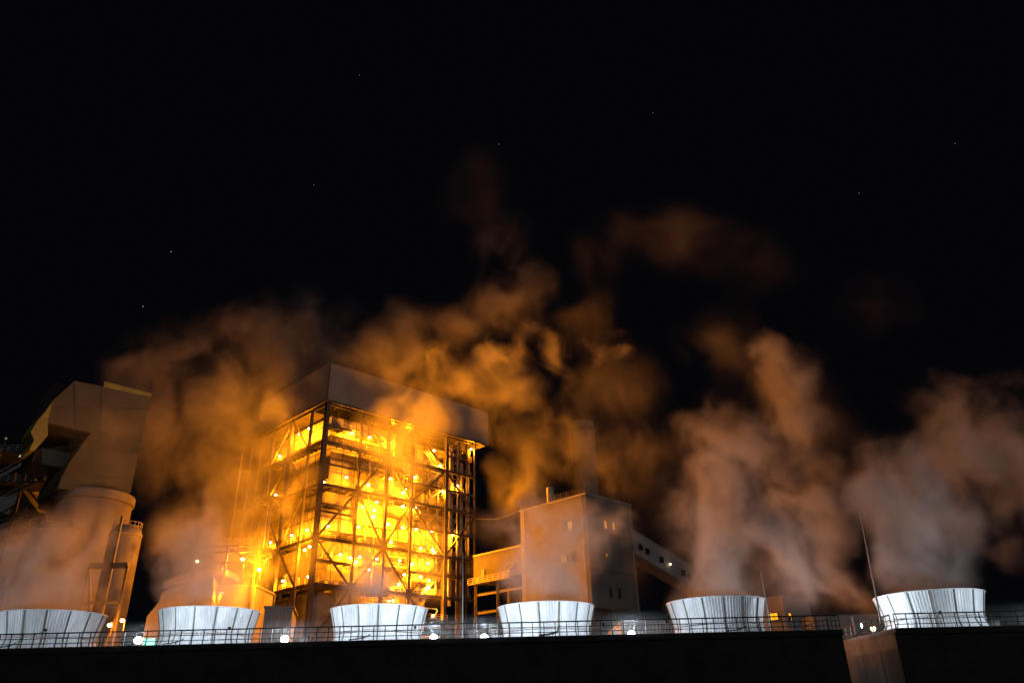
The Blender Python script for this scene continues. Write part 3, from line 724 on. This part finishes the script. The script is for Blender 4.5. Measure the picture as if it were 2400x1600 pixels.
MB().tube([(-ar-.3, -1, 0), (-ar-.3, -1, az-1)], .2, 8).build('riser_pipe', M_pipe, AB, True)

def silo(px0, px1, pytop, Y, label, capm):
    a_ = at(px0, pytop, Y); b_ = at(px1, pytop, Y); r = (b_.x-a_.x)/2*.98; z = a_.z
    t = thing('silo', label, 'silo', ((a_.x+b_.x)/2, Y, 0), 0, 'silos at the left')
    MB().lathe([(r, z*.30), (r, z-1.2), (r*.97, z-.5)], 40).build('shell', M_conc, t, True)
    MB().lathe([(r*1.0, z-1.2), (r*1.04, z-1.1), (r*1.04, z-.9), (r*.99, z-.8)], 40, cap=False).build('rim', M_cladw, t)
    MB().lathe([(r*.97, z-.5), (r*.7, z+.4), (r*.2, z+.7)], 40).build('dome', capm, t, True)
    MB().lathe([(r*.35, 1.5+z*.1), (r, z*.30)], 40).build('cone', M_conc, t)
    for k in range(6):
        a_ = k*math.pi/3+.3; MB().bar((r*.9*math.cos(a_), r*.9*math.sin(a_), 0), (r*.9*math.cos(a_), r*.9*math.sin(a_), z*.32), .5).build('leg', M_steel, t)
        b2 = a_+math.pi/3; MB().bar((r*.9*math.cos(a_), r*.9*math.sin(a_), 1), (r*.9*math.cos(b2), r*.9*math.sin(b2), z*.28), .25).build('brace', M_steel, t)
    rr = MB(); n_ = 20
    for k in range(n_):
        a1, a2 = 2*math.pi*k/n_, 2*math.pi*(k+1)/n_
        p1 = Vector((r*.9*math.cos(a1), r*.9*math.sin(a1), z-.4)); p2 = Vector((r*.9*math.cos(a2), r*.9*math.sin(a2), z-.4))
        rr.bar(p1, p1+Vector((0, 0, 1.3)), .07); rr.bar(p1+Vector((0, 0, 1.3)), p2+Vector((0, 0, 1.3)), .07); rr.bar(p1+Vector((0, 0, .7)), p2+Vector((0, 0, .7)), .06)
    rr.build('handrail', M_railw, t)
    return t
silo(68, 190, 1238, 118, 'wide orange lit silo at the far left beside the absorber tower', M_conc)
silo(262, 333, 1240, 120, 'narrow orange lit silo right of the absorber tower', M_conc)
# steel support frame before the right silo
p = at(262, 1330, 110)
t = thing('pipe_rack', 'dark braced steel rack in front of the narrow silo', 'steel rack', (p.x, 110, 0))
zt = at(262, 1325, 110).z
for x in (-3.2, 0, 2.2): MB().bar((x, 0, 0), (x, 0, zt if x else zt+7), .3).build('post', M_steel, t)
MB().bar((-3.2, 0, zt), (2.2, 0, zt), .3, .8).build('beam', M_steel, t); MB().bar((-3.2, 0, zt-5), (2.2, 0, zt-5), .3).build('beam', M_steel, t)
MB().bar((-3.2, .2, zt-.5), (0, .2, 8), .3).build('brace', M_steel, t); MB().bar((2.2, .2, zt-6), (0, .2, 6), .3).build('brace', M_steel, t)

# dim gallery structure at the far left
p = at(40, 1180, 138)
GS = thing('steel_gallery', 'dim grey steel gallery with stairs and platforms at the far left edge', 'steel gallery', (p.x, 138, 0))
zs = [at(40, yy, 138).z for yy in (1260, 1205, 1130, 1060)]
for x in (-12, -6, 0, 6): MB().bar((x, 0, 0), (x, 0, zs[3]+(1 if x < 3 else -8)), .4).bar((x, 6, 0), (x, 6, zs[3]-2), .4).build('column', M_steel, GS)
for z in zs:
    d_ = MB().box(-14, 7.5, -.8, 6, z-.2, z).build('platform', M_deck, GS); MB().rail((-14, -.8, z), (7.5, -.8, z), 1.2, 1.6, .09).build('handrail', M_railw, d_)
for i in range(3):
    za, zb_ = zs[i], zs[i+1]; MB().bar((-6, -.5, za), (3, -.5, zb_), .15, .5).bar((-6, -.5, za+1.1), (3, -.5, zb_+1.1), .09).build('stair', M_railw, GS)
    MB().bar((-12, .1, zb_), (-6, .1, za), .3).build('brace', M_steel, GS); MB().bar((6, .1, za), (0, .1, zb_), .3).build('brace', M_steel, GS)
MB().prism([(-14, 2, zs[0]-6), (-14, 2, zs[1]+2), (-2, 2, zs[1]+6), (5, 2, zs[1]-1), (0, 2, zs[0]-8)], (0, 1, 0), 8).build('duct', M_clad, GS)
MB().box(-16, -3, 8, 20, 0, zs[2]+3).build('rear_block', M_clad, GS)
p = at(54, 1064, 136)
t = thing('small_lamp', 'small pale green lamp on the far left gallery', 'lamp', p); MB().tube([(-.5, 0, -.5), (.4, 0, .5)], .16, 8).build('tube', emis('pale_green_tube', (.7, 1, .8), 1.0), t); MB().bar((0, .1, 0), (0, .8, 0), .1).build('bracket', M_steel, t)
p = at(14, 1027, 136)
t = thing('small_lamp', 'dim lamp on a thin post at the far left edge', 'lamp', p); MB().lathe([(.05, -.2), (.25, 0), (.05, .2)], 10).build('bulb', emis('dim_bulb', (1, .7, .3), .22), t); MB().bar((0, 0, -6), (0, 0, -.2), .12).build('post', M_steel, t)

# duct building behind the second stack
DO = at(333, 1443, 116)
DB = thing('duct_building', 'ochre duct building with a stepped sloping roof behind the second stack', 'building', (0, 0, 0))
def dp(x, y, off=0.): return onplane(x, y, DO + Vector((0, off, 0)), Vector((0, 1, 0)))
prof = [(318, 1530), (345, 1443), (372, 1410), (380, 1388), (400, 1378), (450, 1362), (500, 1350), (516, 1530)]
poly = [dp(*q) for q in prof]
for p_ in (poly[0], poly[-1]): p_.z = 0
MB().prism(poly, Vector((-.25, 1, 0)).normalized(), 14).build('wall', M_cladw, DB)
poly = [dp(*q, 4) for q in ((383, 1362), (383, 1376), (520, 1345), (520, 1328), (440, 1340))]
MB().prism(poly, (0, 1, 0), 8).build('roof_duct', M_case, DB)
yw = thing('corrugated_shed', 'bright yellow lit corrugated shed above the second stack', 'shed', at(505, 1376, 121)*1.0)
yw.location.z = 0; a_ = at(505, 1376, 121); b_ = at(600, 1376, 121)
def ribbed(w_, h_, d_, name, parent, mt=M_case):
    f = MB().box(0, w_, 0, d_, 0, h_); x = .3
    while x < w_-.2: f.box(x-.09, x+.09, -.09, 0, 0, h_-.2); x += .55
    y = .3
    while y < d_: f.box(-.09, 0, y-.09, y+.09, 0, h_-.2); y += .55
    return f.build(name, mt, parent)
ribbed(b_.x-a_.x, a_.z, 9, 'ribbed_wall', yw); MB().box(-.2, b_.x-a_.x+.2, -.2, 9.2, a_.z, a_.z+.3).build('roof', M_clad, yw)
a_ = at(622, 1424, 104); b_ = at(684, 1426, 104)
gs = thing('corrugated_shed', 'grey corrugated shed at the foot of the boiler house left of its corner', 'shed', (a_.x, 104, 0), math.radians(12))
ribbed(b_.x-a_.x, a_.z, 9, 'ribbed_wall', gs, M_cladw); MB().box(-.2, b_.x-a_.x+.2, -.2, 9.2, a_.z, a_.z+.25).build('roof', M_clad, gs)
# steel frame with lamp arm
p = at(447, 1330, 119)
t = thing('open_scaffold', 'open scaffold with a lamp arm above the ochre duct building', 'scaffold', (p.x, 119, 0))
zt = at(456, 1281, 119).z; zm = at(448, 1320, 119).z
for x in (0, 4.8, 9.5):
    MB().bar((x*1.0, 0, 0), (x+.5, 0, zt), .3).build('post', M_steel, t)
for z in (zt, zt-.9, zm): MB().bar((0, 0, z), (10, 0, z), .25).build('beam', M_steel, t)
for a_, b_ in (((0.5, 0, zt-.9), (3.2, 0, zm+.9)), ((3.2, 0, zm+.9), (0, 0, zm)), ((4.8, 0, zt), (9.5, 0, zm))): MB().bar(a_, b_, .22).build('brace', M_steel, t)
MB().rail((0.5, -.2, zt), (10, -.2, zt), 1.1, 1.2, .09).build('handrail', M_railw, t)

# thin cable from the boiler house to the transfer tower
a_ = BO + DR*41.5 + Vector((0, 0, 44)); b_ = at(1222, 1193, 149)
c = MB(); pts = [a_.lerp(b_, i/12) - Vector((0, 0, 3*math.sin(math.pi*i/12)*.35)) for i in range(13)]
c.tube(pts, .05, 6); tag(c.build('cable', M_rail), 'thin cable strung from the boiler house to the transfer tower', 'cable')

# stars
for (x, y, lab) in ((401, 590, 'brightest star, high above the bunker house at the left'), (335, 718, 'small star just above the bunker house at the left'),
                    (1530, 265, 'tiny star high above the transfer tower, right of the centre'), (2092, 941, 'tiny star between the two right hand steam plumes'),
                    (735, 433, 'tiny star straight above the near corner of the boiler house'), (698, 688, 'faint star just over the smoke on the left of the boiler house'),
                    (1169, 338, 'faint star straight above the right end of the penthouse'), (2238, 337, 'faint star highest above the rightmost steam plume'),
                    (2013, 453, 'faint star above the gap between the right hand plumes'), (842, 176, 'faint star nearest the top edge, above the boiler house')):
    p = CAM + ray(x, y).normalized()*4000; r = 1.9 if y in (590, 718) else 1.0
    o = MB().lathe([(r*math.sin(a_), -r*math.cos(a_)) for a_ in [.2+i*(math.pi-.4)/5 for i in range(6)]], 8).build('star', M_star)
    o.location = p; tag(o, lab, 'star', 'stars in the night sky')

# ------------------------------------------------------------------ steam
def steam_mat(name, dens, aniso=.25, col=(.93, .93, .93)):
    M = bpy.data.materials.new(name); M.use_nodes = True; t = M.node_tree; t.nodes.clear()
    v = t.nodes.new('ShaderNodeVolumePrincipled'); v.inputs['Density'].default_value = dens; v.inputs['Anisotropy'].default_value = aniso; v.inputs['Color'].default_value = (*col, 1)
    o = t.nodes.new('ShaderNodeOutputMaterial'); t.links.new(v.outputs[0], o.inputs['Volume'])
    return M
def steam(name, label, blobs, dens, voxel=.8, nscale=.06, warp=6., amp=1.5, bias=-.02, seed=0., stretch=(1, 1, .75), kind_label='steam', aniso=.25, group=None, gain=1.4):
    """blobs: (px, py, Y, radius_px, depth_ratio, weight)"""
    bl = []
    lo = Vector((1e9,)*3); hi = Vector((-1e9,)*3)
    for (px, py, Y, rp, dr_, wt) in blobs:
        c = at(px, py, Y); r = rp/F_PX*(c-CAM).length; rv = Vector((r, r*dr_, r))
        bl.append((c, rv, wt))
        for k in range(3): lo[k] = min(lo[k], c[k]-rv[k]*1.5-2); hi[k] = max(hi[k], c[k]+rv[k]*1.5+2)
    lo.z = max(lo.z, 8.2)
    ng = bpy.data.node_groups.new(name, 'GeometryNodeTree')
    ng.interface.new_socket('Geometry', in_out='OUTPUT', socket_type='NodeSocketGeometry')
    N = ng.nodes; L = ng.links
    def vm(op, a, b=None, c=None):
        n_ = N.new('ShaderNodeVectorMath'); n_.operation = op
        for i, q in enumerate((a, b, c)):
            if q is None: continue
            if isinstance(q, (int, float)): n_.inputs['Scale'].default_value = q
            elif isinstance(q, (tuple, Vector)): n_.inputs[i].default_value = tuple(q)
            else: L.new(q, n_.inputs[i])
        return n_.outputs['Value'] if op == 'LENGTH' else n_.outputs[0]
    def ma(op, a, b=None, c=None, clamp=False):
        n_ = N.new('ShaderNodeMath'); n_.operation = op; n_.use_clamp = clamp
        for i, q in enumerate((a, b, c)):
            if q is None: continue
            if isinstance(q, (int, float)): n_.inputs[i].default_value = q
            else: L.new(q, n_.inputs[i])
        return n_.outputs[0]
    pos = N.new('GeometryNodeInputPosition').outputs[0]
    pofs = vm('ADD', pos, (seed*37.1, seed*17.7, seed*9.3))
    nz = N.new('ShaderNodeTexNoise'); nz.inputs['Scale'].default_value = nscale*.7; nz.inputs['Detail'].default_value = 3; L.new(pofs, nz.inputs['Vector'])
    wv = vm('SUBTRACT', nz.outputs['Color'], (.5, .5, .5)); wv = vm('SCALE', wv, float(warp*2))
    n_ = wv.node; n_.inputs['Scale'].default_value = warp*2
    wp = vm('ADD', pos, wv)
    acc = None
    for (c, rv, wt) in bl:
        d_ = vm('SUBTRACT', wp, tuple(c)); d_ = vm('DIVIDE', d_, tuple(rv)); l_ = vm('LENGTH', d_)
        q = ma('SUBTRACT', 1.0, l_); q = ma('MULTIPLY', q, wt)
        acc = q if acc is None else ma('SMOOTH_MAX', acc, q, .3)
    mpv = vm('MULTIPLY', vm('ADD', pofs, vm('SCALE', wv, 1.0)), stretch)
    n2 = N.new('ShaderNodeTexNoise'); n2.inputs['Scale'].default_value = nscale; n2.inputs['Detail'].default_value = 7; n2.inputs['Roughness'].default_value = .64; n2.inputs['Distortion'].default_value = .5
    L.new(mpv, n2.inputs['Vector'])
    nn = ma('MULTIPLY', ma('SUBTRACT', n2.outputs[0], .5+bias), amp*2)
    # density = clamp(mask)*clamp(mask+noise)
    mk = ma('MULTIPLY', acc, 2.0, clamp=True)
    dd = ma('MULTIPLY', ma('ADD', ma('MULTIPLY', acc, .62), ma('MULTIPLY', nn, .8)), gain*.85, clamp=True)
    dd = ma('MULTIPLY', mk, ma('POWER', dd, 1.6))
    vc = N.new('GeometryNodeVolumeCube'); L.new(dd, vc.inputs['Density']); vc.inputs['Min'].default_value = lo; vc.inputs['Max'].default_value = hi
    for i, k in enumerate('XYZ'): vc.inputs['Resolution '+k].default_value = max(16, min(420, int((hi[i]-lo[i])/voxel)))
    sm = N.new('GeometryNodeSetMaterial'); sm.inputs['Material'].default_value = steam_mat(name+'_mat', dens*2.3, aniso)
    L.new(vc.outputs[0], sm.inputs[0])
    out = N.new('NodeGroupOutput'); L.new(sm.outputs[0], out.inputs[0])
    me = bpy.data.meshes.new(name); o = bpy.data.objects.new(name, me); COL.objects.link(o)
    md = o.modifiers.new('steam', 'NODES'); md.node_group = ng
    me.materials.append(sm.inputs['Material'].default_value)
    tag(o, label, kind_label, group, 'stuff')
    return o
YP = 82
GP = 'steam plumes over the fan stacks'
steam('steam_plume', 'pale brown steam rising from the leftmost stack over the silo', [(110, 1405, YP, 120, 1, 1), (90, 1350, YP+1, 120, 1, 1), (140, 1300, YP+2, 110, 1, .8), (220, 1280, YP+3, 70, 1, .6)], .17, .3, .3, 2.6, 2.4, -.04, seed=1, group=GP)
steam('steam_plume', 'steam leaning left from the second stack in front of the duct building', [(495, 1405, YP, 105, 1, 1), (480, 1340, YP+1, 110, 1, 1), (450, 1270, YP+2, 95, 1, .9), (400, 1300, YP+2, 60, 1, .6), (480, 1200, YP+4, 60, 1, .6)], .15, .3, .3, 2.6, 2.4, -.04, seed=2, group=GP)
steam('steam_plume', 'thin pinkish steam over the stack below the boiler house', [(885, 1400, YP, 95, 1, 1), (870, 1350, YP+1, 85, 1, .8), (985, 1390, YP, 30, 1, .8)], .17, .3, .3, 2.0, 2.2, -.04, seed=3, group=GP)
steam('steam_plume', 'pale steam from the fourth stack veiling the transfer tower', [(1275, 1395, YP, 110, 1, 1), (1290, 1330, YP+1, 125, 1, 1), (1330, 1260, YP+2, 120, 1, .9), (1200, 1240, YP+3, 70, 1, .7), (1420, 1230, YP+3, 70, 1, .7), (1230, 1180, YP+4, 60, 1, .5)], .15, .3, .27, 3.0, 2.5, -.04, seed=4, group=GP)
steam('steam_plume', 'broad brown steam cloud billowing up from the fifth stack', [(1675, 1385, YP, 110, 1, 1), (1665, 1330, YP+1, 115, 1, 1), (1640, 1240, YP+3, 110, 1, .9), (1760, 1240, YP+4, 130, 1, .9), (1850, 1330, YP+4, 110, 1, .8), (1700, 1130, YP+6, 130, 1, .9), (1880, 1150, YP+8, 110, 1, .8), (1660, 1010, YP+8, 90, 1, .7), (1840, 1000, YP+10, 90, 1, .7), (1820, 880, YP+12, 95, 1, 1), (1930, 1350, YP+6, 90, .8, .8), (1930, 1260, YP+7, 90, .8, .7), (1580, 1180, YP+5, 70, 1, .7), (1760, 1060, YP+8, 110, .9, .7)], .11, .4, .2, 4, 2.6, -.04, seed=5, group=GP)
steam('steam_plume', 'dense grey brown steam rising right from the rightmost stack', [(2165, 1365, YP, 115, 1, 1), (2150, 1290, YP+1, 125, 1, 1), (2140, 1200, YP+3, 125, 1, 1), (2120, 1110, YP+5, 110, 1, 1), (2240, 1060, YP+7, 110, 1, .9), (2330, 1000, YP+9, 110, 1, .9), (2360, 1180, YP+9, 90, 1, .6), (2260, 1220, YP+5, 90, 1, .8), (2380, 1280, YP+9, 60, 1, .5), (2060, 1180, YP+3, 70, 1, .8), (2420, 1080, YP+9, 120, 1, .8), (2200, 950, YP+9, 80, 1, .6), (2070, 1060, YP+5, 60, 1, .7)], .12, .4, .2, 3.6, 2.5, -.04, seed=6, group=GP)
# big lit cloud about the boiler house
BS = [(520, 900, 158, 160, .5, 1), (400, 930, 158, 130, .5, .9), (640, 840, 158, 140, .5, 1), (560, 1050, 152, 160, .5, 1), (430, 1090, 150, 120, .5, .8), (560, 1200, 142, 130, .5, 1), (520, 1330, 130, 120, .4, 1),
      (760, 810, 150, 110, .6, 1), (880, 830, 150, 110, .6, 1), (1000, 860, 155, 110, .6, 1), (1110, 870, 160, 110, .6, 1), (1080, 760, 160, 80, .6, .8), (1190, 720, 160, 110, .6, 1), (1210, 640, 160, 90, .6, .8), (1160, 550, 162, 90, .6, .5), (730, 680, 160, 60, .6, .5), (820, 740, 155, 70, .6, .7),
      (1200, 960, 165, 110, .6, .8), (1310, 1020, 172, 130, .6, .7), (1430, 980, 176, 110, .6, .6), (1210, 1120, 160, 90, .6, .8), (1430, 1100, 176, 110, .6, .55), (1300, 900, 170, 90, .6, .6), (1500, 1060, 178, 100, .6, .5), (330, 850, 152, 100, .5, .8), (440, 800, 152, 110, .5, .9), (580, 770, 152, 110, .5, .95), (700, 760, 152, 90, .5, .8), (370, 1010, 150, 100, .5, .9), (480, 980, 150, 110, .4, 1), (960, 780, 155, 90, .5, .8), (420, 1230, 140, 90, .4, .8), (570, 1370, 115, 75, .4, .9), (480, 1300, 118, 80, .4, .8), (240, 1010, 118, 110, .4, .55), (180, 1180, 116, 110, .4, .6), (1140, 1320, 125, 60, .5, .8), (1180, 1260, 130, 60, .5, .7), (250, 1100, 118, 70, .5, .5)]
steam('smoke_cloud', 'orange lit smoke billowing behind and beside the boiler house', BS, .054, .7, .10, 7, 2.5, -.05, seed=8, kind_label='smoke', gain=1.1)
FS = [(930, 1080, 138, 90, .5, 1), (900, 1180, 132, 100, .5, 1), (950, 1260, 128, 100, .5, 1), (870, 1320, 120, 80, .5, .9), (980, 980, 142, 90, .4, .9), (700, 1060, 144, 90, .4, .55), (660, 1200, 138, 90, .4, .55), (720, 1300, 132, 80, .4, .5), (900, 1010, 144, 90, .4, .7), (1010, 1360, 120, 70, .5, .8), (650, 970, 146, 70, .4, .8), (840, 1040, 140, 60, .4, .6), (800, 1180, 132, 60, .4, .6), (1020, 1200, 134, 60, .4, .6), (960, 1000, 140, 110, .4, .7)]
steam('smoke_cloud', 'glowing yellow smoke drifting in front of the boiler house', FS, .16, .5, .10, 6, 1.8, -.05, seed=11, kind_label='smoke', gain=1.1)
WS = [(1190, 850, 128, 80, .6, .9), (1240, 800, 128, 70, .6, .8), (1310, 820, 128, 70, .6, .7), (1370, 830, 130, 60, .6, .6), (1450, 810, 132, 60, .6, .5), (1040, 870, 132, 80, .6, .8)]
steam('smoke_cloud', 'torn pale wisps above the penthouse roof', WS, .18, .4, .15, 4, 2.8, .0, seed=13, kind_label='smoke', gain=1.2)
HS_ = [(1500, 540, 120, 120, .6, .8), (1630, 540, 120, 130, .6, .9), (1740, 600, 120, 120, .6, .8), (1400, 620, 122, 110, .6, .6), (1120, 470, 150, 110, .7, .6), (1130, 400, 150, 80, .7, .4)]
steam('smoke_cloud', 'faint brown haze patches high in the dark sky', HS_, .009, .8, .08, 8, 2.0, -.05, seed=15, kind_label='smoke')
SS = [(560, 1350, 112, 75, .5, 1), (605, 1300, 113, 55, .5, .9), (520, 1400, 112, 60, .5, .9), (590, 1390, 112, 50, .5, .9)]
steam('steam_plume', 'yellow lit steam hanging round the corrugated shed above the second stack', SS, .10, .4, .2, 3, 2.0, -.05, seed=21)
LS = [(1450, 900, 125, 130, .6, .7), (1520, 1050, 122, 130, .6, .8), (1560, 1180, 120, 120, .6, .7), (1780, 900, 118, 140, .6, .7), (1950, 1020, 115, 130, .6, .7), (2000, 1180, 112, 110, .6, .6), (1700, 800, 120, 110, .6, .6), (1380, 780, 130, 110, .6, .6), (1480, 1330, 116, 60, .6, .5), (2050, 720, 112, 110, .6, .4)]
steam('smoke_cloud', 'thin dark brown veil linking the steam plumes on the right', LS, .016, .8, .09, 7, 2.2, -.03, seed=17, kind_label='smoke')


def mist():  # added volume, its glow imitates lens bloom round the floodlights
    ng = bpy.data.node_groups.new('deck_mist', 'GeometryNodeTree'); ng.interface.new_socket('Geometry', in_out='OUTPUT', socket_type='NodeSocketGeometry')  # node group of the added bloom volume
    N = ng.nodes; L = ng.links
    pos = N.new('GeometryNodeInputPosition').outputs[0]; sp = N.new('ShaderNodeSeparateXYZ'); L.new(pos, sp.inputs[0])
    nz = N.new('ShaderNodeTexNoise'); nz.inputs['Scale'].default_value = .35; nz.inputs['Detail'].default_value = 4; L.new(pos, nz.inputs['Vector'])
    def ma(op, a, b=None, clamp=False):
        n_ = N.new('ShaderNodeMath'); n_.operation = op; n_.use_clamp = clamp
        for i, q in enumerate((a, b)):
            if q is None: continue
            if isinstance(q, (int, float)): n_.inputs[i].default_value = q
            else: L.new(q, n_.inputs[i])
        return n_.outputs[0]
    dy = ma('SUBTRACT', 1.0, ma('DIVIDE', ma('ABSOLUTE', ma('SUBTRACT', sp.outputs[1], 70.9)), 1.7), True)
    dz = ma('SUBTRACT', 1.0, ma('DIVIDE', ma('ABSOLUTE', ma('SUBTRACT', sp.outputs[2], 8.2)), 1.7), True)
    d = ma('MULTIPLY', ma('MULTIPLY', dy, dz), ma('ADD', ma('MULTIPLY', nz.outputs[0], 1.2), .1))
    vc = N.new('GeometryNodeVolumeCube'); L.new(d, vc.inputs['Density']); vc.inputs['Min'].default_value = (-48, 68.4, 5.6); vc.inputs['Max'].default_value = (48, 73.4, 10.8)
    for k, n_ in zip('XYZ', (320, 20, 20)): vc.inputs['Resolution '+k].default_value = n_
    sm = N.new('GeometryNodeSetMaterial'); sm.inputs['Material'].default_value = steam_mat('deck_mist_mat', .02, .2); L.new(vc.outputs[0], sm.inputs[0])  # material of the added bloom volume
    out = N.new('NodeGroupOutput'); L.new(sm.outputs[0], out.inputs[0])
    me = bpy.data.meshes.new('deck_mist'); o = bpy.data.objects.new('deck_mist', me); COL.objects.link(o)  # added volume, stands in for lens bloom round the floodlights
    md = o.modifiers.new('mist', 'NODES'); md.node_group = ng; me.materials.append(sm.inputs['Material'].default_value)
    tag(o, 'thin mist added along the deck edge for a bloom round the floodlights', 'mist', None, 'stuff')
mist()
